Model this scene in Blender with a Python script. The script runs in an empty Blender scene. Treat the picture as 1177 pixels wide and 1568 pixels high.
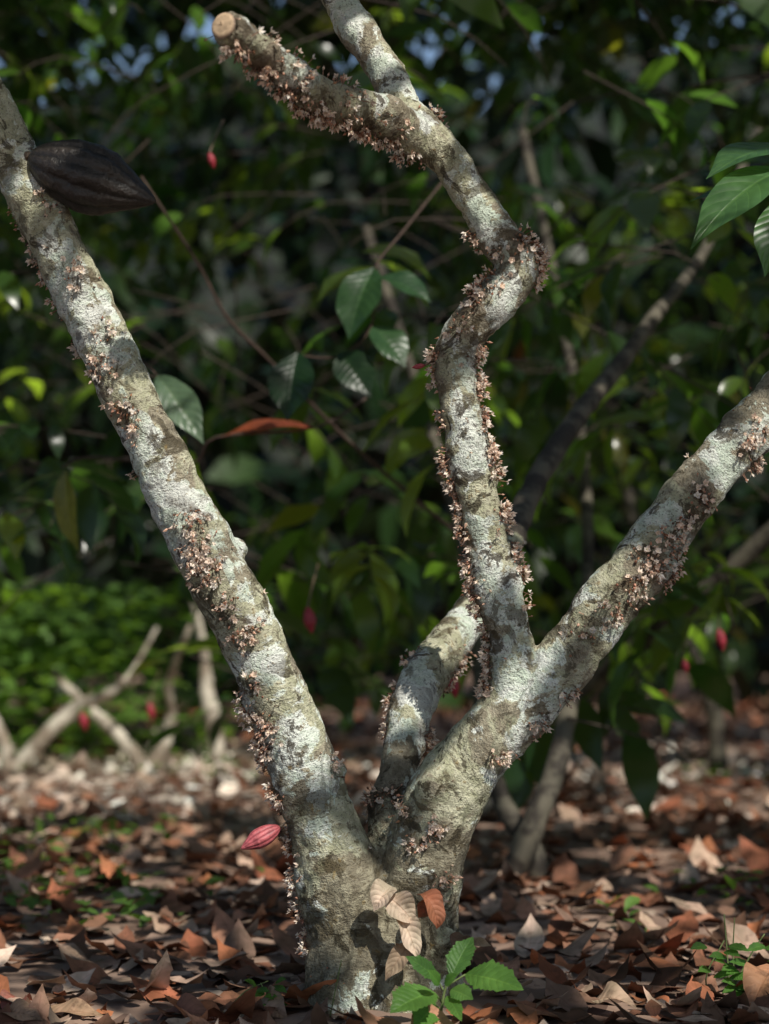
import bpy, math, random
import numpy as np
from mathutils import Vector, noise, kdtree
from mathutils.bvhtree import BVHTree
random.seed(7); rng=np.random.default_rng(7)
scene=bpy.context.scene
try:
    scene.view_settings.view_transform='Standard'; scene.view_settings.look='None'; scene.view_settings.exposure=0
except Exception: pass
CAMD=3.0
def site(a,b,y=0.0):
    """millimetre survey of the tree plane (origin offset 588,1550) carried to depth y"""
    k=(CAMD+y)/CAMD
    return Vector(((a-588)/1000*k, y, 0.6+(950-b)/1000*k))
SUN=Vector((0.34,-0.58,0.74)).normalized()

# ---------------------------------------------------------------- materials
def newmat(name):
    m=bpy.data.materials.new(name); m.use_nodes=True
    nt=m.node_tree; nt.nodes.clear()
    return m,nt
class N:
    def __init__(s,nt): s.nt=nt
    def n(s,t,**k):
        nd=s.nt.nodes.new(t)
        for a,b in k.items(): setattr(nd,a,b)
        return nd
    def l(s,a,b): s.nt.links.new(a,b)
    def math(s,op,a,b=None,clamp=False):
        nd=s.n('ShaderNodeMath',operation=op); nd.use_clamp=clamp
        for i,v in enumerate((a,b)):
            if v is None: continue
            if isinstance(v,(int,float)): nd.inputs[i].default_value=v
            else: s.l(v,nd.inputs[i])
        return nd.outputs[0]
    def ramp(s,x,lo,hi):
        nd=s.n('ShaderNodeMapRange',interpolation_type='SMOOTHSTEP')
        s.l(x,nd.inputs[0]); nd.inputs[1].default_value=lo; nd.inputs[2].default_value=hi
        return nd.outputs[0]
    def noise(s,co,scale,detail=6,rough=.6,dist=0):
        nd=s.n('ShaderNodeTexNoise'); s.l(co,nd.inputs['Vector'])
        nd.inputs['Scale'].default_value=scale; nd.inputs['Detail'].default_value=detail
        nd.inputs['Roughness'].default_value=rough; nd.inputs['Distortion'].default_value=dist
        return nd.outputs[0]
    def mix(s,f,a,b,mode='MIX'):
        nd=s.n('ShaderNodeMix',data_type='RGBA',blend_type=mode)
        if isinstance(f,(int,float)): nd.inputs[0].default_value=f
        else: s.l(f,nd.inputs[0])
        for i,v in ((6,a),(7,b)):
            if isinstance(v,tuple): nd.inputs[i].default_value=(*v,1)
            else: s.l(v,nd.inputs[i])
        return nd.outputs[2]

def leaf_material(name,transl=0.35,rough=0.38,tcol=(2.6,2.6,0.9),vein=(1.5,1.4,1.3),spec=0.5,mottle=0.0,cheap=False,bump=True):
    m,nt=newmat(name); g=N(nt)
    col=g.n('ShaderNodeAttribute',attribute_name='lcol').outputs['Color']
    p=g.n('ShaderNodeBsdfPrincipled'); p.inputs['Roughness'].default_value=rough
    p.inputs['Specular IOR Level'].default_value=spec
    o=g.n('ShaderNodeOutputMaterial')
    if cheap:
        c1=col
    else:
        uv=g.n('ShaderNodeAttribute',attribute_name='luv').outputs['Vector']
        sp=g.n('ShaderNodeSeparateXYZ'); g.l(uv,sp.inputs[0])
        s=g.math('ABSOLUTE',sp.outputs[0]); t=sp.outputs[1]
        mid=g.math('SUBTRACT',1.0,g.ramp(s,0.02,0.09))
        v=g.math('SUBTRACT',g.math('MULTIPLY',t,9.0),g.math('MULTIPLY',g.math('POWER',s,1.3),1.7))
        sv=g.math('ABSOLUTE',g.math('SINE',g.math('MULTIPLY',v,math.pi)))
        vv=g.math('SUBTRACT',1.0,g.ramp(sv,0.03,0.24))
        vn=g.math('MAXIMUM',mid,g.math('MULTIPLY',vv,0.6))
        co=g.n('ShaderNodeTexCoord').outputs['Object']
        n1=g.noise(co,25,2)
        c0=g.mix(g.ramp(n1,0.3,0.75),g.mix(1.0,col,(0.72,0.75,0.7),'MULTIPLY'),g.mix(1.0,col,(1.25,1.2,1.2),'MULTIPLY'))
        if mottle>0:
            n2=g.noise(co,45,3,.7)
            c0=g.mix(g.math('MULTIPLY',g.ramp(n2,0.50,0.66),mottle),c0,(0.07,0.04,0.025))
        c1=g.mix(vn,c0,g.mix(1.0,c0,vein,'MULTIPLY'))
        if bump:
            b=g.n('ShaderNodeBump'); b.inputs['Strength'].default_value=0.4; b.inputs['Distance'].default_value=0.003
            pill=g.math('ADD',g.math('MULTIPLY',sv,0.6),g.math('MULTIPLY',n1,0.8))
            g.l(g.math('SUBTRACT',pill,g.math('MULTIPLY',mid,0.6)),b.inputs['Height'])
            g.l(b.outputs[0],p.inputs['Normal'])
    g.l(c1,p.inputs['Base Color'])
    if transl<=0: g.l(p.outputs[0],o.inputs[0]); return m
    tr=g.n('ShaderNodeBsdfTranslucent'); g.l(g.mix(1.0,c1,tcol,'MULTIPLY'),tr.inputs[0])
    mx=g.n('ShaderNodeMixShader'); mx.inputs[0].default_value=transl
    g.l(p.outputs[0],mx.inputs[1]); g.l(tr.outputs[0],mx.inputs[2])
    g.l(mx.outputs[0],o.inputs[0])
    return m
M_leaf=leaf_material('cacao_leaf',.35,.35,(4,4,1.2))
M_leafc=leaf_material('cacao_leaf_mass',.42,.28,(13,11,3.4),spec=.55,cheap=True)
M_leafroof=leaf_material('cacao_leaf_crown',.25,.35,(5,4.6,2),spec=.4,cheap=True)
M_leaffar=leaf_material('cacao_leaf_distant',0,.45,spec=.2,cheap=True)
M_dead=leaf_material('dead_leaf',0.0,0.7,(1.5,1.2,0.9),(0.85,0.8,0.78),0.15,mottle=.45,bump=False)
M_deadh=leaf_material('dead_leaf_dry',0.15,0.65,(1.5,1.2,0.9),(0.9,0.85,0.82),0.3,mottle=.45)
M_herb=leaf_material('herb_leaf',0.4,0.5,(2.6,2.4,0.8),(1.45,1.35,1.3),0.35)

def bark_material(name,pale=0.0):
    m,nt=newmat(name); g=N(nt)
    co=g.n('ShaderNodeTexCoord').outputs['Object']
    bc=g.n('ShaderNodeAttribute',attribute_name='barkco').outputs['Vector']
    cush=g.n('ShaderNodeAttribute',attribute_name='cush').outputs['Fac']
    lichen_sun=g.n('ShaderNodeAttribute',attribute_name='lichen_sun').outputs['Fac']
    sp=g.n('ShaderNodeSeparateXYZ'); g.l(co,sp.inputs[0])
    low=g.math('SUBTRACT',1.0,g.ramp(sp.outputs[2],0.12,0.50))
    nA=g.noise(co,7,5,.62,.4); nB=g.noise(co,17,5,.65,.6); nC=g.noise(co,60,4,.7); nD=g.noise(co,240,2,.7)
    mp=g.n('ShaderNodeMapping'); mp.inputs['Scale'].default_value=(170,40,1); g.l(bc,mp.inputs[0])
    ring=g.noise(mp.outputs[0],1.0,3,.65,.8)
    mp2=g.n('ShaderNodeMapping'); mp2.inputs['Location'].default_value=(7.3,2.1,4.4); g.l(co,mp2.inputs[0])
    nE=g.noise(mp2.outputs[0],9,7,.68,.4); nF=g.noise(mp2.outputs[0],20,7,.70,.8)
    base=g.mix(g.ramp(nB,.35,.65),(0.18,0.155,0.105),(0.35,0.31,0.23))
    base=g.mix(g.math('MULTIPLY',g.ramp(nC,.45,.62),.5),base,(0.48,0.44,0.33))
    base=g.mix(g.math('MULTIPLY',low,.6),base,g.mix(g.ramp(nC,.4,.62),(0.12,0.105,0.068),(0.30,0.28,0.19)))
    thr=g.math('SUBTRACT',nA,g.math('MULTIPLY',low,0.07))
    lich=g.ramp(thr,.455,.50)
    lc=g.mix(g.ramp(nC,.35,.65),(0.38,0.385,0.25),(0.60,0.59,0.43))
    c=g.mix(g.math('MULTIPLY',lich,.85),base,lc)
    wv=g.math('ADD',g.math('SUBTRACT',nE,g.math('MULTIPLY',low,.06)),g.math('MULTIPLY',lichen_sun,.14))
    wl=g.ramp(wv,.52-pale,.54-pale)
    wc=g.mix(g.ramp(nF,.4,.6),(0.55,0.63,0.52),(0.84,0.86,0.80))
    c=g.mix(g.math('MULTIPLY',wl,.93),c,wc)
    dk=g.math('MULTIPLY',g.ramp(nF,.545,.59),g.math('SUBTRACT',1.0,g.math('MULTIPLY',lichen_sun,.9)))
    c=g.mix(g.math('MULTIPLY',dk,.88),c,(0.050,0.040,0.022))
    dk2=g.math('MULTIPLY',g.ramp(nB,.55,.60),g.math('SUBTRACT',1.0,g.math('MULTIPLY',lichen_sun,.9)))
    c=g.mix(g.math('MULTIPLY',dk2,.72),c,(0.090,0.070,0.036))
    c=g.mix(g.math('MULTIPLY',g.ramp(nC,.62,.66),.6),c,(0.26,0.18,0.065))
    c=g.mix(g.math('MULTIPLY',g.ramp(nD,.56,.66),.55),c,(0.05,0.038,0.028))
    c=g.mix(g.math('MULTIPLY',g.ramp(ring,.58,.66),.45),c,(0.06,0.045,0.032))
    cf=g.math('MULTIPLY',cush,g.ramp(nC,.30,.60),True)
    c=g.mix(g.math('MULTIPLY',cf,.85),c,(0.06,0.034,0.024))
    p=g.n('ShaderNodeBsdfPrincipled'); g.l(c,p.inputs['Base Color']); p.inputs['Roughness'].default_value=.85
    p.inputs['Specular IOR Level'].default_value=.25
    h=g.math('ADD',g.math('MULTIPLY',ring,-.6),g.math('MULTIPLY',nC,1.3))
    h=g.math('ADD',h,g.math('MULTIPLY',nD,.6))
    b=g.n('ShaderNodeBump'); b.inputs['Strength'].default_value=.9; b.inputs['Distance'].default_value=.005
    g.l(h,b.inputs['Height']); g.l(b.outputs[0],p.inputs['Normal'])
    o=g.n('ShaderNodeOutputMaterial'); g.l(p.outputs[0],o.inputs[0])
    return m
M_bark=bark_material('cacao_bark')
def simple_mat(name,c1_,c2_,scale,lo=.42,hi=.58,rough=.85):
    m,nt=newmat(name); g=N(nt); co=g.n('ShaderNodeTexCoord').outputs['Object']
    p=g.n('ShaderNodeBsdfPrincipled'); g.l(g.mix(g.ramp(g.noise(co,scale,4,.65),lo,hi),c1_,c2_),p.inputs['Base Color']); p.inputs['Roughness'].default_value=rough
    o=g.n('ShaderNodeOutputMaterial'); g.l(p.outputs[0],o.inputs[0]); return m
M_barkdark=simple_mat('cacao_bark_shaded_stem',(.026,.020,.014),(.10,.088,.062),14)  # dark bark tones, shade of the rear stems put into the colour
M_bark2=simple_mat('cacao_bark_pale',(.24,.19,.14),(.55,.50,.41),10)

def vcol_material(name,rough=.7,transl=0.0,bump=0.0,bscale=80):
    m,nt=newmat(name); g=N(nt)
    col=g.n('ShaderNodeAttribute',attribute_name='lcol').outputs['Color']
    co=g.n('ShaderNodeTexCoord').outputs['Object']
    n1=g.noise(co,bscale,4,.65)
    c=g.mix(g.ramp(n1,.35,.65),g.mix(1.0,col,(.7,.7,.7),'MULTIPLY'),g.mix(1.0,col,(1.2,1.2,1.2),'MULTIPLY'))
    p=g.n('ShaderNodeBsdfPrincipled'); g.l(c,p.inputs['Base Color']); p.inputs['Roughness'].default_value=rough
    if bump:
        b=g.n('ShaderNodeBump'); b.inputs['Strength'].default_value=bump; b.inputs['Distance'].default_value=.003
        g.l(n1,b.inputs['Height']); g.l(b.outputs[0],p.inputs['Normal'])
    o=g.n('ShaderNodeOutputMaterial')
    if transl:
        tr=g.n('ShaderNodeBsdfTranslucent'); g.l(c,tr.inputs[0]); mx=g.n('ShaderNodeMixShader'); mx.inputs[0].default_value=transl
        g.l(p.outputs[0],mx.inputs[1]); g.l(tr.outputs[0],mx.inputs[2]); g.l(mx.outputs[0],o.inputs[0])
    else: g.l(p.outputs[0],o.inputs[0])
    return m
M_flower=vcol_material('cacao_flower',.6,.3); M_pod=vcol_material('pod_skin',.5,0,.5,120); M_twig=vcol_material('twig',.8)
M_blackpod=vcol_material('dried_pod_skin',.36,0,1.0,130)

def ground_material():
    m,nt=newmat('soil_and_litter'); g=N(nt)
    co=g.n('ShaderNodeTexCoord').outputs['Object']
    v=g.n('ShaderNodeTexVoronoi'); v.inputs['Scale'].default_value=14; g.l(co,v.inputs['Vector'])
    hsv=g.n('ShaderNodeSeparateColor'); g.l(v.outputs['Color'],hsv.inputs[0])
    c=g.mix(hsv.outputs[0],(0.10,0.055,0.038),(0.34,0.23,0.17))
    c=g.mix(g.math('MULTIPLY',g.ramp(g.noise(co,1.2,4),.5,.65),.5),c,(0.28,0.20,0.15))
    p=g.n('ShaderNodeBsdfPrincipled'); g.l(c,p.inputs['Base Color']); p.inputs['Roughness'].default_value=.9
    o=g.n('ShaderNodeOutputMaterial'); g.l(p.outputs[0],o.inputs[0]); return m
M_ground=ground_material()

# ---------------------------------------------------------------- mesh helpers
def make_obj(name,verts,faces,mat,parent=None,smooth=True,lcol=None,luv=None):
    me=bpy.data.meshes.new(name)
    me.from_pydata(verts if isinstance(verts,list) else verts.tolist(),[],faces if isinstance(faces,list) else faces.tolist())
    if smooth: me.polygons.foreach_set('use_smooth',np.ones(len(me.polygons),bool))
    if lcol is not None:
        a=me.attributes.new('lcol','FLOAT_COLOR','POINT'); c=np.ones((len(me.vertices),4)); c[:,:3]=lcol
        a.data.foreach_set('color',c.ravel())
    if luv is not None:
        a=me.attributes.new('luv','FLOAT_VECTOR','POINT'); a.data.foreach_set('vector',np.asarray(luv,float).ravel())
    me.materials.append(mat); me.update()
    ob=bpy.data.objects.new(name,me); scene.collection.objects.link(ob)
    if parent: ob.parent=parent
    return ob
def nrm(a): return a/np.maximum(np.linalg.norm(a,axis=-1,keepdims=True),1e-9)

class Leaves:
    def __init__(s): s.rows=[]
    def add(s,B,D,U,L,W,th,fold,col,wave=.05): s.rows.append((*B,*D,*U,L,W,th,fold,wave,*col))
    def arr(s): return np.array(s.rows,float)
def leaf_geo(R,nL,nS,serr=0,tip=.55,waves=True):
    n=len(R)
    B=R[:,0:3];D=nrm(R[:,3:6]);U=R[:,6:9];U=nrm(U-D*(D*U).sum(1,keepdims=True));S=np.cross(D,U)
    L=R[:,9];W=R[:,10];th=R[:,11];fold=R[:,12];wave=R[:,13]
    th=np.where(np.abs(th)<.02,.02,th)
    t=np.linspace(0,1,nL+1); s=np.linspace(-1,1,nS+1)
    prof=np.sin(np.pi*t**.9)**.85; prof*=1-tip*np.clip((t-.7)/.3,0,1)**1.0
    prof[0]=.03; prof[-1]=.01
    if serr: prof=prof*(1+serr*(((t*nL)%2)-.5))
    ang=th[:,None]*t[None]
    cx=L[:,None]*np.sin(ang)/th[:,None]; cz=-L[:,None]*(1-np.cos(ang))/th[:,None]
    ctr=B[:,None]+D[:,None]*cx[...,None]+U[:,None]*cz[...,None]
    nor=U[:,None]*np.cos(ang)[...,None]+D[:,None]*np.sin(ang)[...,None]
    w=(W[:,None]/2)*prof[None]
    off=fold[:,None,None]*w[:,:,None]*np.abs(s)[None,None]*(1-.25*np.abs(s)[None,None])
    if waves:
        ph=rng.uniform(0,6.28,n); fr=rng.uniform(2,4,n)
        wv=np.sin(fr[:,None]*math.pi*t[None]+ph[:,None]); wv2=np.sin(fr[:,None]*math.pi*t[None]*1.3+ph[:,None]*2.1)
        sgn=np.where(s[None,None]>0,wv[:,:,None],wv2[:,:,None])
        off=off+(wave*W)[:,None,None]*sgn*(np.abs(s)[None,None]**1.5)*np.clip(prof,0,1)[None,:,None]
    P=ctr[:,:,None]+S[:,None,None]*(w[:,:,None]*s[None,None])[...,None]+nor[:,:,None]*off[...,None]
    a=np.arange((nL+1)*(nS+1)).reshape(nL+1,nS+1)
    q=np.stack([a[:-1,:-1],a[:-1,1:],a[1:,1:],a[1:,:-1]],-1).reshape(-1,4)
    F=(q[None]+(np.arange(n)*(nL+1)*(nS+1))[:,None,None]).reshape(-1,4)
    return P.reshape(-1,3),F,t,s
def build_leaves(name,rows,mat,nL=6,nS=2,parent=None,serr=0,tip=.55):
    R=np.asarray(rows,float); n=len(R); V,F,t,s=leaf_geo(R,nL,nS,serr,tip)
    lcol=np.repeat(R[:,14:17],(nL+1)*(nS+1),0)
    uv=np.zeros((n,nL+1,nS+1,3)); uv[...,0]=s[None,None]; uv[...,1]=t[None,:,None]
    return make_obj(name,V,F,mat,parent,True,lcol,uv.reshape(-1,3))

def catmull(pts,per):
    P=[np.array(p,float) for p in pts]; P=[2*P[0]-P[1]]+P+[2*P[-1]-P[-2]]; out=[]
    for i in range(1,len(P)-2):
        for k in range(per):
            t=k/per; a,b,c,d=P[i-1:i+3]
            out.append(.5*((2*b)+(-a+c)*t+(2*a-5*b+4*c-d)*t*t+(-a+3*b-3*c+d)*t**3))
    out.append(P[-2]); return np.array(out)
def tube(pts,per=6,seg=16,V=None,F=None,noise_amp=0.0):
    """pts rows: x,y,z,r"""
    V=[] if V is None else V; F=[] if F is None else F
    C=catmull(pts,per); c=C[:,:3]; r=np.maximum(C[:,3],.0004); n=len(c)
    T=nrm(np.gradient(c,axis=0)); up=np.array([0,1,0.01]); A=nrm(np.cross(T[0],up)); o=len(V)
    for i in range(n):
        A=nrm(A-T[i]*np.dot(A,T[i])); Bn=np.cross(T[i],A)
        for k in range(seg):
            th=2*math.pi*k/seg; d=A*math.cos(th)+Bn*math.sin(th); rr=r[i]
            if noise_amp: rr*=1+noise_amp*noise.noise(Vector((c[i]+d*r[i])*9/ max(r[i]*20,.4)))
            V.append(tuple(c[i]+d*rr))
    for i in range(n-1):
        for k in range(seg):
            a=o+i*seg+k; b=o+i*seg+(k+1)%seg
            F.append((a,b,b+seg,a+seg))
    F.append(tuple(o+k for k in range(seg))[::-1]); F.append(tuple(o+(n-1)*seg+k for k in range(seg)))
    return V,F,C
def limb(lst):
    """rows (a,b,y,r_mm)"""
    out=[]
    for a,b,y,r in lst:
        p=site(a,b,y); out.append((p.x,p.y,p.z,r/1000*(CAMD+y)/CAMD))
    return out

# ---------------------------------------------------------------- main tree
tree=bpy.data.objects.new('cacao_tree',None); scene.collection.objects.link(tree)
LIMBS={
'L':[(575,1620,0.0,100),(560,1530,0,86),(545,1440,0,74),(525,1360,0,66),(503,1290,0,58),(472,1200,-.005,53),(438,1100,-.01,49),(395,1000,-.015,48),(346,900,-.02,49),(290,800,-.025,47),(243,700,-.03,42),(192,600,-.03,42),(146,500,-.035,40),(100,400,-.04,40),(50,300,-.04,40),(3,200,-.04,35),(-50,90,-.04,32),(-130,-100,-.03,28),(-220,-350,0,24),(-300,-700,.1,15)],
'R':[(640,1620,0,95),(640,1530,0,72),(638,1440,0,64),(642,1370,0,62),(655,1290,0,62),(680,1225,0,60),(718,1165,0,56),(765,1110,0,50),(800,1070,0,40)],
'M':[(770,1120,0,42),(785,1070,0,38),(784,1000,0,33),(765,910,0,34),(750,840,0,32),(733,770,0,31),(717,700,0,31),(706,640,0,28),(701,590,0,29),(697,548,0,30),(705,515,0,33),(730,486,0,34),(762,458,0,34),(785,428,0,33),(788,398,0,33),(768,368,0,32),(745,335,0,30),(720,295,0,30),(688,248,0,31),(650,208,0,31),(618,165,.02,29),(595,120,.04,28),(562,68,.06,28),(528,15,.08,27),(495,-45,.1,25),(430,-180,.15,22),(380,-420,.2,18),(300,-700,.3,12)],
'RB':[(760,1130,0,46),(808,1085,0,45),(850,1030,0,46),(900,968,0,46),(950,900,0,45),(1000,836,.01,44),(1050,770,.02,42),(1100,710,.03,41),(1150,655,.04,40),(1200,600,.05,38),(1290,490,.08,34),(1380,330,.12,30),(1440,100,.18,25),(1480,-250,.25,16)],
'S':[(640,215,0,28),(612,190,-.03,29),(575,172,-.08,30),(530,160,-.14,28),(485,142,-.2,26),(440,112,-.26,25),(400,82,-.31,23),(362,55,-.36,24),(345,42,-.385,24)],
'B':[(610,1330,.02,40),(592,1260,.05,32),(605,1190,.09,29),(622,1130,.13,31),(636,1070,.17,34),(664,1012,.22,32),(708,960,.32,30),(755,890,.5,25),(780,830,.65,22)],
'F1':[(600,1560,-.03,50),(670,1590,-.06,36),(760,1640,-.1,24)],
'F2':[(560,1540,-.03,55),(500,1600,-.06,42),(430,1660,-.1,28)],
'F3':[(650,1480,-.02,42),(690,1450,-.03,34),(708,1432,-.035,26)],
'K1':[(785,390,0,24),(805,388,-.005,22),(818,386,-.01,14)],
'K2':[(510,1180,0,20),(525,1172,0,10)],
'K3':[(345,850,0,28),(368,838,0,18),(376,834,0,8)],
'K4':[(600,1400,-.02,30),(600,1500,-.04,40),(600,1580,-.06,55)],
'K5':[(690,1180,-.04,22),(655,1210,-.055,20),(650,1240,-.05,14)],
}
V=[];F=[];CL=[]
for k,l in LIMBS.items():
    V,F,C=tube(limb(l),6,20,V,F,.0)
    seg=np.concatenate([[0],np.cumsum(np.linalg.norm(np.diff(C[:,:3],axis=0),axis=1))])
    T=nrm(np.gradient(C[:,:3],axis=0))
    for i in range(len(C)): CL.append((C[i,:3],T[i],seg[i]+len(CL)*.01,C[i,3]))
me=bpy.data.meshes.new('tmp'); me.from_pydata(V,[],F)
tmp=bpy.data.objects.new('tmp',me); scene.collection.objects.link(tmp)
md=tmp.modifiers.new('r','REMESH'); md.mode='VOXEL'; md.voxel_size=.0048; md.use_smooth_shade=True
md=tmp.modifiers.new('s','SMOOTH'); md.factor=.6; md.iterations=7
dg=bpy.context.evaluated_depsgraph_get(); dg.update()
em=bpy.data.meshes.new_from_object(tmp.evaluated_get(dg)); bpy.data.objects.remove(tmp)
nv=len(em.vertices); co=np.empty(nv*3); em.vertices.foreach_get('co',co); co=co.reshape(-1,3)
no=np.empty(nv*3); em.vertices.foreach_get('normal',no); no=no.reshape(-1,3)
kd=kdtree.KDTree(len(CL))
for i,c in enumerate(CL): kd.insert(Vector(c[0]),i)
kd.balance()
# flower cushions (a,b,y,count,spread)
CL_F=[(10,340,0,14,.012),(20,370,0,12,.012),(36,400,0,16,.014),(50,435,0,14,.012),(72,480,0,16,.012),(95,545,0,10,.012),(72,320,-.07,8,.012),(110,412,-.07,9,.012),(165,515,-.07,8,.014),(150,560,-.07,20,.016),(190,628,-.07,18,.014),(200,660,-.07,8,.012),(185,735,0,6,.01),(292,800,-.08,22,.016),(300,850,-.08,32,.018),(312,880,-.08,26,.016),(345,922,-.07,14,.012),(372,972,-.07,24,.014),(388,1050,-.07,6,.01),
(376,1085,-.02,30,.014),(398,1110,-.05,30,.016),(400,1140,-.03,20,.014),(395,1175,0,12,.01),(412,1225,-.03,20,.011),(445,1290,0,22,.014),(455,1340,0,22,.014),(460,1390,0,20,.014),(475,1440,0,16,.014),(505,1175,-.03,8,.01),
(800,375,-.02,20,.014),(822,395,0,40,.013),(815,425,0,16,.012),(740,432,-.02,26,.015),(735,460,-.02,22,.014),(770,390,-.03,8,.012),(700,500,-.03,8,.012),(672,545,0,20,.014),(668,580,0,10,.012),(738,545,0,22,.014),(735,590,0,34,.017),(680,640,0,14,.012),(745,640,0,20,.012),(750,690,0,28,.016),(745,725,0,18,.012),(682,705,0,28,.012),(683,740,0,20,.012),(690,775,0,12,.012),(768,790,-.01,34,.014),(778,845,0,20,.012),(797,875,0,24,.014),(700,820,0,26,.014),(716,865,0,30,.014),(722,905,0,24,.014),(735,930,0,22,.014),(738,970,0,16,.012),(742,1010,0,24,.012),(748,1055,0,28,.014),(800,930,0,6,.01),(762,1155,-.05,12,.01),(820,1105,-.03,10,.01),(633,1292,-.07,10,.008),(668,1268,-.07,14,.009),(688,1350,-.06,10,.012),(605,1230,-.03,8,.014),(585,1215,.02,18,.014),
(1078,762,-.03,22,.014),(1045,800,-.03,14,.012),(1030,830,-.03,30,.016),(1000,865,-.04,34,.018),(1030,885,0,26,.014),(965,905,-.04,22,.016),(940,940,-.04,14,.014),(890,965,-.05,10,.02),(1150,680,-.02,16,.012),(1168,660,-.02,12,.01),(1165,720,.02,10,.012),(860,1060,-.02,10,.012),
(400,110,-.3,40,.025),(440,140,-.26,40,.025),(470,165,-.2,50,.025),(510,185,-.16,50,.025),(550,195,-.1,40,.02),(590,215,-.05,24,.018),(610,240,-.01,22,.015),(520,120,-.15,12,.015),(665,180,0,14,.01),(360,70,-.37,20,.02),(710,380,0,14,.012),
(600,1075,.17,16,.014),(592,1110,.15,16,.014),(630,1010,.2,12,.014),(700,1020,.25,30,.02),(690,1050,.22,16,.014),(655,1130,.13,12,.012),(570,1225,.06,14,.012)]
LICHEN_SUN=[(272,745,-.08,.030),(295,772,-.08,.018),(250,790,-.07,.018),(348,862,-.08,.026),(375,905,-.07,.016),(410,1010,-.07,.018),(135,480,-.08,.024),(45,285,-.08,.028),(215,640,-.08,.014),(628,1065,.12,.028),(612,1120,.12,.014),(785,1055,-.05,.028),(775,1135,-.06,.028),(760,1180,-.05,.016),(650,200,-.04,.026),(600,190,-.05,.018),(535,35,.04,.026),(575,95,.02,.018),(735,340,-.04,.018),(770,470,-.04,.022),(835,1000,-.06,.022),(955,985,-.03,.02),(1110,725,-.03,.02),(515,1180,-.06,.016),(440,110,-.29,.02),(380,60,-.38,.02)]  # pale lichen blotches that also paint the bright sun patches into the bark
cpts=np.array([site(a,b,y) for a,b,y,c,s in CL_F]); cw=np.array([s*1.2+.003 for a,b,y,c,s in CL_F])
bv0=BVHTree.FromPolygons([tuple(x) for x in co],[tuple(p.vertices) for p in em.polygons])
snap=[]
for p in cpts:
    h=bv0.find_nearest(Vector(p)); snap.append(np.array(h[0]) if h[0] is not None else p)
snap=np.array(snap)
cush=np.zeros(nv); lich=np.zeros(nv)
for p,w,(a,b,y,c,s) in zip(snap,cw,CL_F):
    d2=((co-p)**2).sum(1); cush=np.maximum(cush,np.exp(-d2/(2*w*w))*min(1,c/22))
for a,b,y,w in LICHEN_SUN:
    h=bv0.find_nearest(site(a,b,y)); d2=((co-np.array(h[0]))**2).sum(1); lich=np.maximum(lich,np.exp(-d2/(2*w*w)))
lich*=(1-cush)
bc=np.zeros((nv,3)); disp=np.zeros(nv)
for i in range(nv):
    p=Vector(co[i]); _,j,_=kd.find(p); c,T,s,r=CL[j]
    d=co[i]-c; s2=s+float(np.dot(d,T)); ax=np.cross(T,(0,1,0)); ax/=np.linalg.norm(ax)+1e-9
    an=math.atan2(np.dot(d,(0,1,0)),np.dot(d,ax))
    bc[i]=(s2,an*.05,0)
    q=Vector((s2*70,math.cos(an)*1.4,math.sin(an)*1.4))
    lowf=min(1,max(0,(.35-p.z)/.35))
    disp[i]=.006*noise.noise(p*13)+.0035*noise.noise(p*34)+.0018*noise.noise(p*85)+.0010*noise.noise(q)+lowf*(.012*noise.noise(p*9+Vector((3,1,2)))+.006*noise.noise(Vector((p.x*40,p.y*40,p.z*14))))+.006*cush[i]*(.4+abs(noise.noise(p*110))*1.6)
co2=co+no*disp[:,None]
em.vertices.foreach_set('co',co2.ravel())
a=em.attributes.new('barkco','FLOAT_VECTOR','POINT'); a.data.foreach_set('vector',bc.ravel())
a=em.attributes.new('cush','FLOAT','POINT'); a.data.foreach_set('value',cush)
a=em.attributes.new('lichen_sun','FLOAT','POINT'); a.data.foreach_set('value',lich)
em.polygons.foreach_set('use_smooth',np.ones(len(em.polygons),bool))
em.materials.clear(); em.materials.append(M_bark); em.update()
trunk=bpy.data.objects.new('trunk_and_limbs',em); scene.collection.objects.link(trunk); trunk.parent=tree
bv=BVHTree.FromPolygons([tuple(x) for x in co2],[tuple(p.vertices) for p in em.polygons])
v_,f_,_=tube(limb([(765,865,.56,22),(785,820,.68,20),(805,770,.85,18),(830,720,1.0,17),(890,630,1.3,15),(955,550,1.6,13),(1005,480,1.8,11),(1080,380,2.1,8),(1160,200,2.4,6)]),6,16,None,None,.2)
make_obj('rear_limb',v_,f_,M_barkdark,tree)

# cut face of the broken branch
p0=site(345,42,-.385); d0=(site(345,42,-.385)-site(362,55,-.36)).normalized()
vs=[];fs=[];cl=[]
sx=d0.cross(Vector((0,0,1))).normalized(); sz=sx.cross(d0)
for ri,r in enumerate((0,.006,.012,.016,.0185)):
    for k in range(20):
        t=k/20*6.283; q=p0+d0*(.009-.003*(ri==4)+.0015*noise.noise(Vector((k*.7,ri,0))))+sx*math.cos(t)*r+sz*math.sin(t)*r
        vs.append(tuple(q)); cl.append((.50,.36,.23) if ri<4 else (.18,.12,.09))
for ri in range(4):
    for k in range(20): fs.append((ri*20+k,ri*20+(k+1)%20,(ri+1)*20+(k+1)%20,(ri+1)*20+k))
make_obj('cut_end',vs,fs,M_twig,tree,True,np.array(cl))

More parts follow.
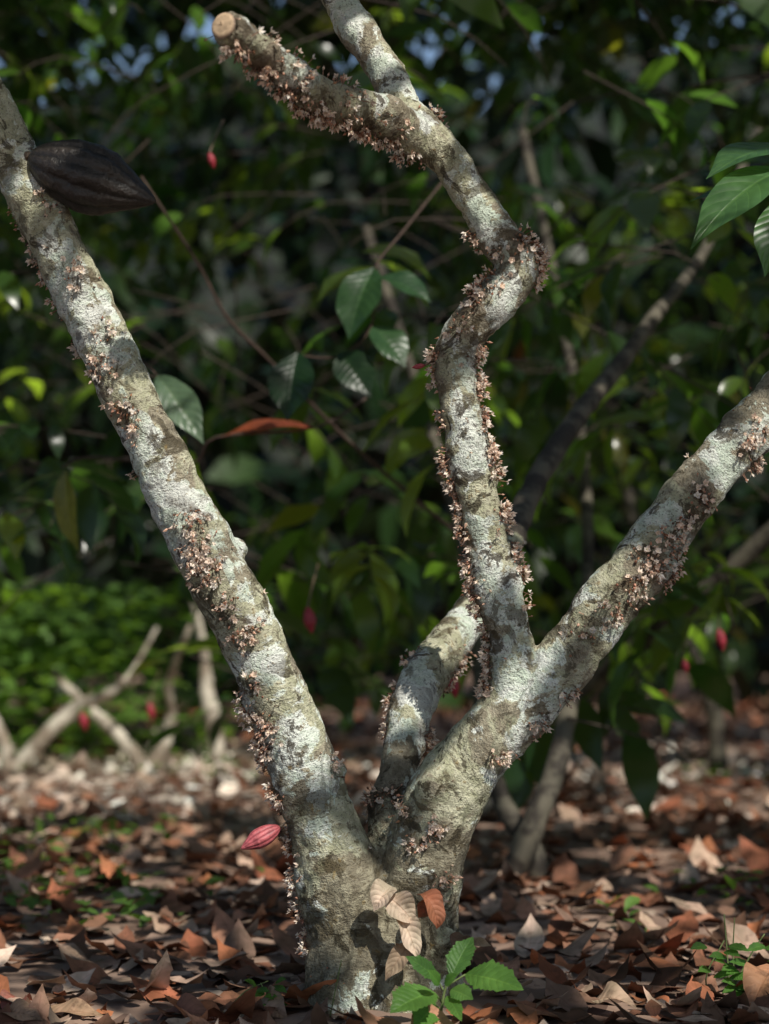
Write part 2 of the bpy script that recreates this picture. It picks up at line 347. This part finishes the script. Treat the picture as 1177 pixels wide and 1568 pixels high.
# ---------------------------------------------------------------- flowers
FV=[];FF=[];FC=[]
def frame(z):
    z=z.normalized(); x=z.orthogonal().normalized(); th=random.uniform(0,6.28); y=z.cross(x)
    x2=x*math.cos(th)+y*math.sin(th); return x2,z.cross(x2),z
def add_flower(p,n,kind,ped,size):
    d=(n+Vector((random.gauss(0,.45),random.gauss(0,.45),random.gauss(-.25,.45)))).normalized()
    c=p+d*ped; x,y,z=frame(d)
    o=len(FV); pc=(.40,.22,.15) if kind!='dry' else (.12,.06,.04)
    w=.0006
    for q in (p-n*.002,c):
        for t in (0,2.09,4.19): FV.append(tuple(q+(x*math.cos(t)+y*math.sin(t))*w)); FC.append(pc)
    for k in range(3): FF.append((o+k,o+(k+1)%3,o+3+(k+1)%3,o+3+k))
    if kind=='flower':
        v=random.random(); col=(.86+.04*v,.64+.2*v,.50+.26*v)
        for k in range(5):
            t=k*1.2566; dr=x*math.cos(t)+y*math.sin(t); sd=-x*math.sin(t)+y*math.cos(t); lift=random.uniform(.1,1.5)
            o=len(FV)
            for q in (c,c+(dr*.55+z*lift*.35)*size+sd*size*.40,c+(dr*.9+z*lift)*size,c+(dr*.55+z*lift*.35)*size-sd*size*.40):
                FV.append(tuple(q)); FC.append(col)
            FF.append((o,o+1,o+2,o+3))
        kind='bud'; size*=.5; cc=(.9,.82,.62)
    elif kind=='bud': cc=random.choice([(.78,.50,.36),(.84,.66,.50),(.60,.30,.20)]); size*=.72
    else: cc=random.choice([(.24,.105,.05),(.12,.06,.04),(.46,.24,.13)]); size*=.65
    o=len(FV); sl=random.uniform(.8,1.4)
    FV.append(tuple(c-z*size*.5*sl)); 
    for k in range(5):
        t=k*1.2566; FV.append(tuple(c+(x*math.cos(t)+y*math.sin(t))*size*.5))
    FV.append(tuple(c+z*size*sl)); FC.extend([cc]*7)
    for k in range(5):
        FF.append((o,o+1+(k+1)%5,o+1+k)); FF.append((o+6,o+1+k,o+1+(k+1)%5))
def place(c,spread,n):
    for _ in range(n):
        q=Vector(c)+Vector((random.gauss(0,spread),random.gauss(0,spread*.7),random.gauss(0,spread)))
        h=bv.find_nearest(q)
        if h[0] is None or (h[0]-q).length>.06: continue
        kind=random.choices(['flower','bud','dry'],[.40,.34,.26])[0]
        add_flower(h[0],h[1],kind,random.uniform(.002,.014),random.uniform(.0036,.0072))
for p,(a,b,y,c,s) in zip(snap,CL_F): place(p,s*.78,int(c*2.0))
for i in rng.choice(nv,20000):
    p=Vector(co2[i])
    if p.z<.02 or p.z>1.75: continue
    v=noise.noise(p*22)
    if v>.34 and random.random()<.06 or random.random()<.003:
        add_flower(p,Vector(no[i]),random.choices(['flower','bud','dry'],[.3,.3,.4])[0],random.uniform(.001,.008),random.uniform(.003,.006))
make_obj('cauline_flowers',FV,FF,M_flower,tree,False,np.array(FC))

# ---------------------------------------------------------------- pods
def pod(name,p0,p1,rad,col,col2,mat,tip=.22,wr=0.0,ridges=10,parent=None,stalk=None,rdepth=.11):
    ax=(p1-p0); L=ax.length; z=ax.normalized(); x=z.orthogonal().normalized(); y=z.cross(x)
    vs=[];fs=[];cs=[]; nr=50; ns=90
    for i in range(nr+1):
        t=i/nr
        r=rad*(max(0.0,math.sin(math.pi*min(1,max(0,t))**.92))**.62) if 0<t<1 else rad*.02
        if t>1-tip: 
            u=(t-(1-tip))/tip; r=min(r,rad*(max(0.0,1-u)**.85*.84+.04))
        if t<.05: r=min(r,rad*(.45+8*t*.5))
        for k in range(ns):
            a=2*math.pi*k/ns; rg=(abs(math.cos(a*ridges/2))**.7)
            rr=r*(1-rdepth*(1-rg)*max(0.0,math.sin(math.pi*t))**.4)
            q=z*(L*t)+x*math.cos(a)*rr+y*math.sin(a)*rr
            if wr: 
                rr*=1+wr*noise.noise(q*30)+wr*.5*noise.noise(q*80)+wr*.45*noise.noise(Vector((math.cos(a)*5,math.sin(a)*5,t*40)))
                q=z*(L*t)+x*math.cos(a)*rr+y*math.sin(a)*rr
            vs.append(tuple(p0+q)); f=rg; cs.append(tuple(col2[j]*(1-f)+col[j]*f for j in range(3)))
    for i in range(nr):
        for k in range(ns):
            a=i*ns+k;b=i*ns+(k+1)%ns; fs.append((a,b,b+ns,a+ns))
    fs.append(tuple(range(ns))[::-1]); fs.append(tuple(nr*ns+k for k in range(ns)))
    if stalk is not None:
        n0=len(vs); mid=(p0+stalk)/2+Vector((0,0,.004)); sr=max(.0016,rad*.11)
        vs,fs,_=tube([(*stalk,sr*1.4),(*mid,sr),(*(p0+z*L*.02),sr*1.5)],4,8,vs,fs)
        cs+= [(.12,.08,.05)]*(len(vs)-n0)
    return make_obj(name,vs,fs,mat,parent,True,np.array(cs))
pod('dried_black_cacao_pod',site(42,240,-.07),site(238,309,-.07),.053,(.032,.026,.022),(.009,.008,.007),M_blackpod,.36,.055,10,None,site(20,236,-.05),.12)
pod('young_red_cacao_pod',site(428,1266,-.03),site(368,1300,-.05),.0155,(.50,.12,.13),(.20,.03,.04),M_pod,.35,.03,10,None,site(446,1262,-.02))
pod('young_red_cacao_pod.001',site(650,559,-.01),site(630,563,-.01),.004,(.30,.04,.05),(.2,.02,.03),M_pod,.3,0,8,None,site(672,556,0))

# ---------------------------------------------------------------- ground
def gz(x,y):
    r=math.hypot(x-.02,y)
    return .018*noise.noise(Vector((x*1.3,y*1.3,0)))+.008*noise.noise(Vector((x*6,y*6,2)))+.03*math.exp(-(r/.22)**2)-.005
g=np.sinh(np.linspace(-1,1,181)*6.2)/math.sinh(6.2)*320
gx=g; gy=g+1.0
vs=[(float(x),float(y),gz(x,y) if abs(x)<30 and abs(y)<30 else 0.0) for y in gy for x in gx]
fs=[(j*181+i,j*181+i+1,(j+1)*181+i+1,(j+1)*181+i) for j in range(180) for i in range(180)]
make_obj('ground',vs,fs,M_ground)
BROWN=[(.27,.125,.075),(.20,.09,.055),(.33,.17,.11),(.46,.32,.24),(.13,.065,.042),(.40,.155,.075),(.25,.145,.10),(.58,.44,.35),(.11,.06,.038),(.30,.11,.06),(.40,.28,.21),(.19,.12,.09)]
SUNLIT_PALE=[(.80,.71,.62),(.68,.58,.49),(.86,.79,.71),(.60,.48,.40)]
lt=Leaves()
def dead(x,y,z,sc=1,tilt=.2):
    a=random.uniform(0,6.283); D=(math.cos(a),math.sin(a),random.gauss(0,tilt*.5))
    U=(random.gauss(0,tilt),random.gauss(0,tilt),1 if random.random()<.8 else -1)
    L=random.uniform(.05,.14)*sc; v=random.uniform(.75,1.2)
    # sunlit ground bands painted in with paler leaf colours
    sun_band=math.exp(-((y-4.9)/1.5)**2)*(1 if x<-.35 else .6 if x>.6 else .3)
    c=random.choice(SUNLIT_PALE) if random.random()<sun_band*.95 else random.choice(BROWN)
    lt.add((x,y,z),D,U,L,L*random.uniform(.34,.5),random.uniform(-1.1,1.3),random.uniform(-.4,.5),tuple(min(.88,k*v) for k in c),random.uniform(.05,.25))
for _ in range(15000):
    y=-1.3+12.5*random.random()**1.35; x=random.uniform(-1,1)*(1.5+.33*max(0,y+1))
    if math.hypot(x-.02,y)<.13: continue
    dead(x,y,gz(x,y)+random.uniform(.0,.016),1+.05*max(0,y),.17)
for _ in range(300):
    y=random.uniform(-.3,.12); x=random.uniform(-1,1)
    if math.hypot(x-.02,y)<.15: continue
    dead(x,y,gz(x,y)+random.uniform(.002,.02),.8,.25)
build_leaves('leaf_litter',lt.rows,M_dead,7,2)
# ---------------------------------------------------------------- foliage
def rv(s=1): return np.array([random.gauss(0,s),random.gauss(0,s),random.gauss(0,s)])
GREEN=[(.013,.036,.009),(.010,.026,.009),(.019,.045,.011),(.012,.031,.013),(.026,.055,.012)]
TW_V=[];TW_F=[]
def sprig(LV,c,d,n,Ls,twigs=True,bright=1.0):
    d=np.array(d); d/=np.linalg.norm(d); tl=.045*n
    side=np.cross(d,(0,0,1)); side/=np.linalg.norm(side)+1e-6; base=random.choice(GREEN); warm=random.random()
    for k in range(n):
        t=(k+.5)/n; p=np.array(c)+d*tl*t+np.array((0,0,-.10*tl*t*t*4))
        sg=1 if k%2 else -1
        D=side*sg*random.uniform(.5,1)+d*random.uniform(.35,1.0)+np.array((0,0,random.uniform(-.75,.15)))+rv(.15)
        U=np.array((0,0,1.))+rv(.38)
        L=Ls*random.uniform(.7,1.2); v=random.uniform(.75,1.3)*bright
        col=tuple(q*v for q in base)
        r=random.random()
        if r<.004: col=(.045,.015,.008)
        elif r<.015: col=(.05,.06,.01)
        elif warm<.10: col=tuple(q*v for q in (.045,.08,.014))
        LV.add(p,D,U,L,L*random.uniform(.32,.42),random.uniform(.3,1.5),random.uniform(.1,.5),col,random.uniform(.02,.08))
    if twigs:
        e=np.array(c)+d*tl+np.array((0,0,-.4*tl)); m=np.array(c)+d*tl*.5+np.array((0,0,-.1*tl)); s=np.array(c)-d*.15
        tube([(*s,.003),(*m,.002),(*e,.0012)],2,4,TW_V,TW_F)
wall=Leaves()
def dens(x,y,z): return noise.noise(Vector((x*1.1,y*1.1,z*1.4)))+.5*noise.noise(Vector((x*2.9,y*2.9,z*3.1)))
cnt=0
while cnt<2300:
    y=1.65+5.4*random.random(); hw=1.6+.34*(y+3); x=random.uniform(-hw,hw)
    zt=1.2+.36*(y+3)+.4; zb=.42+.2*noise.noise(Vector((x*.8,y*.8,9)))
    if x<-.5: zb+=.33
    if x>.7: zb+=.18
    z=random.uniform(zb,zt)
    if dens(x,y,z)<-.15: continue
    a=random.uniform(0,6.283); sprig(wall,(x,y,z),(math.cos(a),math.sin(a)-.35,random.uniform(-.5,.2)),random.randint(5,8),random.uniform(.13,.22),bright=1.0 if y<3.5 else .75); cnt+=1
far=Leaves()
def farleaf(c,Lr):
    D=rv(1); D[2]-=.5; L=random.uniform(*Lr); v=random.uniform(.5,1.6)
    far.add(c,D,np.array((0,0,1))+rv(.5),L,L*.45,random.uniform(.2,1),.3,tuple(q*v*.55 for q in random.choice(GREEN)),.05)
for _ in range(4500):
    y=random.uniform(9.5,13); x=random.uniform(-8,8); z=.1+6.5*random.random()**1.15
    if z<1.0 and x<-1.2 and random.random()<.4: continue
    farleaf((x,y,z),(.35,.55))
vs=[];fs=[]; nu,nvv=150,40
for j in range(nvv+1):
    for i in range(nu+1):
        a=math.pi*(-.02+1.04*i/nu); h=7.6+1.8*noise.noise(Vector((a*4,0,3)))+1.0*noise.noise(Vector((a*14,0,5)))
        t=j/nvv; z=h*t-.1; Rr=17+1.8*noise.noise(Vector((a*6,z*.5,1)))+.9*noise.noise(Vector((a*22,z*1.6,2)))+.5*noise.noise(Vector((a*60,z*4,2)))-1.5*math.sin(math.pi*t)+3*t**4
        vs.append((math.cos(a)*Rr*1.1,2+math.sin(a)*Rr,z))
for j in range(nvv):
    for i in range(nu):
        k=j*(nu+1)+i; fs.append((k,k+1,k+nu+2,k+nu+1))
make_obj('distant_forest',vs,fs,simple_mat('forest_mass',(.0015,.0035,.0015),(.008,.018,.005),5,.42,.62,.8),None,False)
# overhead crown layer
roof=Leaves(); c=0
while c<2100:
    x=random.uniform(-2.3,3.6); y=random.uniform(-3.9,5.8); z=random.uniform(2.55,3.5)+.12*max(0,y)
    if noise.noise(Vector((x*2.3,y*2.3,z*.5)))<-.30: continue
    a=random.uniform(0,6.283); sprig(roof,(x,y,z),(math.cos(a),math.sin(a),random.uniform(-.3,.3)),7,.27,False); c+=1
# gaps in the crown where the sun comes through
SPOTS=[(272,745,-.07,.058),(300,775,-.06,.02),(350,868,-.07,.035),(405,1005,-.06,.016),(515,1322,-.06,.02),(130,490,-.07,.016),(40,300,-.07,.022),(748,790,-.03,.014),(785,1060,-.05,.022),(778,1125,-.06,.026),(775,462,-.04,.024),(732,335,-.04,.014),(650,202,-.04,.032),(560,60,.03,.025),(360,60,-.38,.035),(425,100,-.30,.03),(600,1400,-.10,.045),(612,1460,-.1,.02),(680,1210,-.06,.014),(628,1067,.12,.035),(960,985,-.02,.014),(1108,730,0,.018),(1160,690,0,.015),(1110,310,.05,.07),(1150,265,.05,.04),(400,1282,-.05,.02),
(690,1490,-.2,.045),(760,1505,-.22,.04),(630,1540,-.25,.035),(545,455,1.2,.06),(285,620,1,.09),(590,540,1.2,.04),
(-60,1225,3.6,.35),(20,1225,3.6,.35),(90,1222,3.7,.33),(60,1195,4.3,.35),(150,1210,4.0,.33),(-30,1190,4.5,.4),(130,1180,4.7,.35),(210,1195,4.2,.33),(310,1180,4.6,.25),(230,1170,5,.35),(300,1160,5.4,.35),(370,1160,5,.3),(60,1165,5.2,.4),(200,1295,2.2,.14),(250,1300,2.1,.1),(310,1285,2.2,.12),(270,1345,1.5,.06),(120,1300,2.1,.1),(150,1330,1.7,.07),(330,1330,1.7,.07),(950,1180,4.8,.35),(1020,1195,4.3,.25),(1090,1215,3.7,.3),(1170,1220,3.6,.3),(1150,1140,6,.4),(940,1310,2.0,.1),(1060,1305,2.0,.12),(1010,1330,1.7,.06),(860,1360,1.3,.07),(1130,1240,3.2,.2),(280,1490,.3,.05),(90,1460,.5,.05),(190,1420,.8,.05),(380,1430,.7,.04),(820,1450,.6,.05),(960,1410,.9,.05),(1050,1470,.4,.04),(30,1530,.1,.05),(120,1550,-.05,.05),(1165,1510,.1,.05),(940,1535,0,.05),(540,1150,5,.2),
(150,400,2.4,.28),(90,330,2.6,.2),(480,740,2.6,.3),(560,700,2.8,.2),(100,1030,5,.7),(60,900,5,.5),(930,100,3,.25),(1080,160,3,.25),(880,420,3,.2),(1060,560,3,.2),(990,620,3,.15),(420,310,3,.15),(200,100,3,.15),(250,20,3,.2),(950,730,3.2,.2),(1130,900,2.5,.15),(1050,930,2.5,.15),(820,1250,1.6,.08),(200,1120,4.6,.4),(60,1120,4.5,.35),(320,1080,5,.3)]
targets=[(np.array(site(a,b,y)),r) for a,b,y,r in SPOTS]
for _ in range(45):
    y=random.uniform(.3,7); x=random.uniform(-1,1)*(.8+.3*max(0,y+1)); targets.append((np.array((x,y,0.0)),random.uniform(.015,.03)+.02*max(0,y)))
for _ in range(150):
    y=random.uniform(1.7,4.2); x=random.uniform(-1,1)*(.8+.3*y); targets.append((np.array((x,y,random.uniform(.7,1+.4*y))),random.uniform(.02,.055)))
R=roof.arr(); Wl=wall.arr(); A_=np.concatenate([R,Wl]); gv,gf,_,_=leaf_geo(A_,4,2,waves=False)
lb=BVHTree.FromPolygons(gv.tolist(),gf.tolist()); dead_ids=set(); sv=SUN; s1=sv.orthogonal().normalized(); s2_=sv.cross(s1)
for q0,r in targets:
    n_=int(min(130,12+(r/.05)**2*3)); q0=Vector(q0)
    for k in range(n_):
        rr=(r+.008)*math.sqrt((k+.3)/n_); an=k*2.39996
        o=q0+s1*(rr*math.cos(an))+s2_*(rr*math.sin(an))+sv*.3
        for _ in range(60):
            h=lb.ray_cast(o,sv,14)
            if h[0] is None: break
            dead_ids.add(h[2]//8); o=h[0]+sv*.0005
keep=np.ones(len(A_),bool); keep[list(dead_ids)]=False
R=R[keep[:len(R)]]; Wl=Wl[keep[len(roof.rows):]]
build_leaves('cacao_foliage',Wl,M_leafc,6,2)
build_leaves('overhead_cacao_crown',R,M_leafroof,4,2)
build_leaves('distant_cacao_foliage',far.rows,M_leaffar,3,2)
make_obj('cacao_twigs',TW_V,TW_F,M_twig,None,True,np.tile((.05,.035,.025),(len(TW_V),1)))
# ---------------------------------------------------------------- hero leaves
hero=Leaves()
def hl(a0,b0,y0,a1,b1,y1,w,col,th=.5,fold=.35,U=(0,-.5,1),wave=.05,LV=None):
    p=np.array(site(a0,b0,y0)); q=np.array(site(a1,b1,y1)); D=q-p; L=np.linalg.norm(D)*1.06
    Un=nrm(np.array(U,float)); Dn=nrm(D); Un=nrm(Un-Dn*np.dot(Un,Dn)); D2=Dn+Un*math.tan(th/2)*1.0
    (LV or hero).add(p,D2,U,L,w,th,fold,col,wave)
gl=(.055,.13,.045)
hl(1205,258,.1,1062,378,-.02,.085,gl,.7,.25,(-.3,-.8,.6))
hl(1215,222,.12,1086,272,.05,.085,gl,.6,.2,(-.1,-.5,1))
hl(1190,296,.08,1052,312,.15,.055,(.03,.08,.03),.5,.3,(0,-.5,1))
hl(1210,300,.05,1172,418,0,.07,gl,.5,.3,(-.3,-1,.3))
hl(1220,240,.1,1190,130,.05,.06,gl,.5,.3,(-.3,-1,.3))
hg=(.03,.075,.028)
hl(572,410,1.2,535,515,1.15,.10,hg,.6,.35,(-.3,-1,.6)); hl(575,425,1.2,655,462,1.15,.085,hg,.6,.35,(.2,-.7,1))
hl(570,500,1.2,618,560,1.15,.08,hg,.5,.3,(.3,-1,.6)); hl(520,540,1.2,565,605,1.15,.085,(.012,.032,.012),.5,.3,(0,-1,.3))
hl(455,540,1.2,440,640,1.15,.10,(.01,.03,.012),.4,.3,(-.2,-1,.2)); hl(240,575,1,308,675,.95,.075,(.09,.15,.09),.5,.4,(-.2,-.8,.8))
hl(480,655,1.3,345,668,1.3,.06,(.22,.055,.025),.5,.3,(0,-.5,1)); hl(100,720,1.3,120,840,1.3,.08,(.12,.13,.03),.5,.3,(-1,-1,.2))
build_leaves('leaves',hero.rows,M_leaf,16,8,tree)
tv=[];tf=[]
for l in ([(1300,480,.08,9),(1255,350,.1,7),(1215,240,.1,5),(1185,180,.1,3)],[(700,250,1.4,2),(620,350,1.25,2),(572,415,1.2,1.7),(568,500,1.2,1.7),(520,545,1.2,1.5),(455,545,1.2,1.2)],
          [(215,270,1.3,2),(300,400,1.35,2.4),(350,490,1.4,2.4),(420,560,1.5,2.6),(560,700,1.7,3),(800,900,1.9,4)],[(180,560,1.1,1.5),(240,575,1,1.5),(150,500,1.2,2)],[(560,610,1.4,2),(480,655,1.3,2),(330,670,1.35,2.5),(290,710,1.4,2),(140,700,1.5,2),(95,715,1.3,2)]):
    tube(limb(l),5,8,tv,tf)
make_obj('twigs',tv,tf,M_twig,tree,True,np.tile((.06,.035,.025),(len(tv),1)))

# ---------------------------------------------------------------- background trees
def bgtree(name,limbs,mat):
    v=[];f=[]
    for l in limbs: tube(limb(l),6,14,v,f,.25)
    return make_obj(name,v,f,mat,None,True)
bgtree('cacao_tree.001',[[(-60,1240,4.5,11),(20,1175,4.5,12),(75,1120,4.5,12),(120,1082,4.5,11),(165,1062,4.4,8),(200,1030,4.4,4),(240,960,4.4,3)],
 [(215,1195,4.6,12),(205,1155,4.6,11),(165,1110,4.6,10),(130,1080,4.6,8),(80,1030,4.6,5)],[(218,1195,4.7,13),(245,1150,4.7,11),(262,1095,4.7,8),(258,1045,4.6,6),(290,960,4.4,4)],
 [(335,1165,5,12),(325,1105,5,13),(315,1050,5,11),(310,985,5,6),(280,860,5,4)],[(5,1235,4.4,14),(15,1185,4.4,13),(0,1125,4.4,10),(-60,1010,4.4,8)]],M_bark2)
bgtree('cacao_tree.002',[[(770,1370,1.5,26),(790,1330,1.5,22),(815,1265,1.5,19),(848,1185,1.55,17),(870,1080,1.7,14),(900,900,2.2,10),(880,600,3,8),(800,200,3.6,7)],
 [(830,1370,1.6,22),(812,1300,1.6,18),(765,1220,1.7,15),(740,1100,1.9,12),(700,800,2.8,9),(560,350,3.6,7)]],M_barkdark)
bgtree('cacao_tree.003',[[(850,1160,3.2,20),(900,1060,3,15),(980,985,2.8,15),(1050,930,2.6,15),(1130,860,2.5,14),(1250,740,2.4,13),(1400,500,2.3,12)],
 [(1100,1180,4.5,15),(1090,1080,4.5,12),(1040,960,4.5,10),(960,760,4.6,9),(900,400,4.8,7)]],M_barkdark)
red=((.34,.025,.042),(.15,.010,.018)); n=2
for a,b,y,l,r in ((470,950,1.4,.06,.014),(125,1105,3.0,.06,.014),(228,1090,3.2,.06,.013),(1045,1020,1.6,.035,.009),(320,246,1.25,.035,.008),(1100,980,1.7,.055,.012),(690,1050,1.2,.055,.013)):
    p=site(a,b,y); pod('young_red_cacao_pod.%03d'%n,p+Vector((0,0,l/2)),p+Vector((.01,0,-l/2)),r,*red,M_pod,.35,.02,10,None,p+Vector((.02,.12,l/2+.10))); n+=1

# ---------------------------------------------------------------- seedling and weeds
def herb(name,specs,stems,nL=28):
    e=bpy.data.objects.new(name,None); scene.collection.objects.link(e)
    LV=Leaves()
    for sp in specs: hl(*sp,LV=LV)
    build_leaves('leaf_blades',LV.rows,M_herb,nL,8,e,serr=.13,tip=.35)
    v=[];f=[]
    for l in stems: tube(limb(l),5,8,v,f)
    make_obj('stems',v,f,M_twig,e,True,np.tile((.12,.16,.05),(len(v),1)))
hc=(.085,.20,.04)
herb('nettle_seedling',[
 (712,1492,-.2,797,1515,-.26,.050,hc,.5,.3,(0,-.9,.8),.03),(690,1498,-.2,722,1437,-.16,.036,(.07,.17,.04),.6,.3,(-.2,-.8,.6),.03),
 (665,1520,-.22,600,1550,-.28,.056,hc,.5,.3,(-.3,-.9,.8),.03),(668,1498,-.18,622,1466,-.2,.026,(.06,.15,.035),.5,.3,(0,-1,.7),.03),
 (672,1508,-.24,655,1486,-.26,.018,hc,.4,.3,(0,-1,.7),.02),(690,1515,-.22,722,1530,-.25,.028,(.09,.2,.045),.4,.3,(0,-1,.7),.02),
 (684,1525,-.22,705,1562,-.27,.022,hc,.4,.3,(0,-1,.7),.02),(680,1508,-.22,700,1492,-.24,.016,(.1,.22,.05),.4,.3,(0,-1,.7),.02),(668,1540,-.2,635,1572,-.25,.04,hc,.4,.3,(0,-1,.7),.02)],
 [[(676,1600,-.2,2.5),(674,1560,-.2,2.2),(680,1518,-.2,2),(690,1498,-.2,1.5)],[(676,1535,-.2,1.5),(665,1520,-.22,1.2)],[(680,1512,-.2,1.5),(712,1492,-.2,1.2)],[(678,1516,-.2,1.4),(668,1498,-.18,1)]])
specs=[];stems=[[(1118,1560,.1,1.5),(1114,1480,.1,1.2),(1108,1400,.1,1)],[(1130,1560,.1,1.5),(1122,1470,.1,1.2),(1124,1405,.1,.8)],[(1100,1560,.1,1.5),(1080,1500,.1,1.2),(1108,1440,.1,1)],[(1118,1520,.1,1.5),(1150,1460,.1,1.2),(1170,1430,.1,1)]]
for i in range(30):
    a=random.uniform(1080,1177); b=random.uniform(1440,1555); s_=random.choice((-1,1))
    specs.append((a,b,.06,a+s_*random.uniform(16,34),b+random.uniform(-8,14),.03,.017,hc,.5,.3,(0,-.8,.8),.03))
herb('weed_plant',specs,stems,10)
specs=[];stems=[[(405,1575,-.02,1.5),(410,1530,-.02,1.2),(398,1505,-.02,1)],[(350,1545,.0,1.2),(375,1518,0,1),(410,1502,0,.8)],[(500,1580,-.1,1),(510,1530,-.1,1),(522,1470,-.1,.7)]]
for i in range(12):
    a=random.uniform(385,425); b=random.uniform(1505,1560); s_=random.choice((-1,1))
    specs.append((a,b,-.02,a+s_*random.uniform(10,22),b+random.uniform(-12,10),-.04,.013,hc,.5,.3,(0,-.8,.8),.03))
herb('weed_plant.001',specs,stems,10)
gw=Leaves()
def patch(a,b,y,rad,n,L,h=.06):
    c=site(a,b,y)
    for _ in range(n):
        x=c.x+random.gauss(0,rad); yy=c.y+random.gauss(0,rad*1.3); z=gz(x,yy)+random.uniform(.01,h)
        D=rv(1); D[2]=random.uniform(-.2,.6); l=L*random.uniform(.6,1.2); v=random.uniform(.8,1.3)
        gw.add((x,yy,z),D,np.array((0,0,1))+rv(.3),l,l*.5,random.uniform(.1,.8),.3,tuple(k*v for k in (.09,.18,.04)),.05)
for a,b,y,r,n_ in ((130,1285,2.3,.12,60),(150,1390,1.2,.12,50),(170,1440,.9,.06,20),(330,1170,4.6,.2,60),(60,1330,1.7,.1,40),(1120,1370,1.2,.06,30),(960,1450,.8,.03,10),(40,1420,1,.08,20),(1150,1180,4.5,.2,60)): patch(a,b,y,r,n_,.045)
for a,b,y,r,n_ in ((40,1150,5.6,.35,650),(150,1140,6,.35,500),(-100,1150,5.5,.5,700),(290,1130,6.5,.3,200)): patch(a,b,y,r,n_,.12,.75)
build_leaves('ground_weeds',gw.rows,M_herb,5,2)
dl=Leaves()
pale=(.60,.48,.37); og=(.34,.13,.07)
for r_ in ((600,1358,-.09,570,1398,-.12,.036,pale,1.6,.9,(-.3,-1,.2),.2),(592,1372,-.1,634,1415,-.11,.042,(.56,.44,.34),1.2,.8,(.2,-1,.3),.25),(608,1395,-.1,638,1468,-.12,.034,pale,.8,.9,(.4,-1,0),.3),
 (640,1370,-.09,672,1432,-.11,.034,og,2.2,.9,(.6,-1,.3),.2),(655,1380,-.09,640,1405,-.1,.025,og,1.0,.6,(.3,-1,.3),.2),(630,1440,-.1,590,1500,-.12,.03,(.3,.22,.15),.8,.5,(-.3,-1,0),.2),
 (690,1430,-.06,722,1470,-.08,.03,(.14,.09,.06),.8,.5,(.3,-1,.4),.2),(715,1440,-.05,750,1448,-.06,.015,(.34,.25,.17),.5,.5,(.3,-1,.4),.2),
 (60,1556,-.06,155,1556,-.1,.035,(.42,.27,.17),.6,.7,(0,-.6,1),.15),(0,1550,-.05,62,1562,-.1,.04,(.38,.24,.15),.5,.5,(0,-.6,1),.15),(240,1562,-.05,330,1560,-.1,.045,(.26,.12,.08),1.0,.6,(0,-.6,1),.2),
 (395,1535,.0,440,1562,-.06,.05,(.34,.23,.16),1.0,.6,(0,-1,.6),.2),(905,1536,-.02,975,1545,-.08,.04,(.46,.33,.23),1.2,.7,(0,-.6,1),.2),(1185,1480,.02,1150,1545,-.05,.06,(.40,.20,.11),.9,.6,(-.4,-1,.5),.2),
 (1040,1530,.05,1050,1565,0,.05,(.36,.18,.10),.9,.6,(-.4,-1,.5),.2),(40,1530,.05,10,1558,0,.05,(.3,.11,.08),.9,.6,(-.4,-1,.5),.2)):
    hl(*r_,LV=dl)
build_leaves('dead_leaf_cluster',dl.rows,M_deadh,14,6)

# ---------------------------------------------------------------- camera, light, world
cam=bpy.data.cameras.new('camera'); co_=bpy.data.objects.new('camera',cam); scene.collection.objects.link(co_)
co_.location=(0,-CAMD,.6); co_.rotation_euler=(math.radians(90),0,0)
cam.sensor_width=36; cam.sensor_fit='VERTICAL'; cam.sensor_height=36; cam.lens=36*CAMD/1.568; cam.shift_y=.166/1.568
cam.clip_end=1000; cam.dof.use_dof=True; cam.dof.focus_distance=2.97; cam.dof.aperture_fstop=2.8
scene.camera=co_
sl=bpy.data.lights.new('sun','SUN'); sl.energy=5; sl.angle=math.radians(.53); sl.color=(1,.95,.86)
so=bpy.data.objects.new('sun',sl); scene.collection.objects.link(so); so.rotation_euler=SUN.to_track_quat('Z','Y').to_euler()
w=bpy.data.worlds.new('World'); scene.world=w; w.use_nodes=True; nt=w.node_tree
sky=nt.nodes.new('ShaderNodeTexSky'); sky.sky_type='NISHITA'; sky.sun_disc=False
sky.sun_elevation=math.asin(SUN.z); sky.sun_rotation=math.atan2(SUN.x,SUN.y)
bg=nt.nodes['Background']; bg.inputs[1].default_value=.12; nt.links.new(sky.outputs[0],bg.inputs[0])
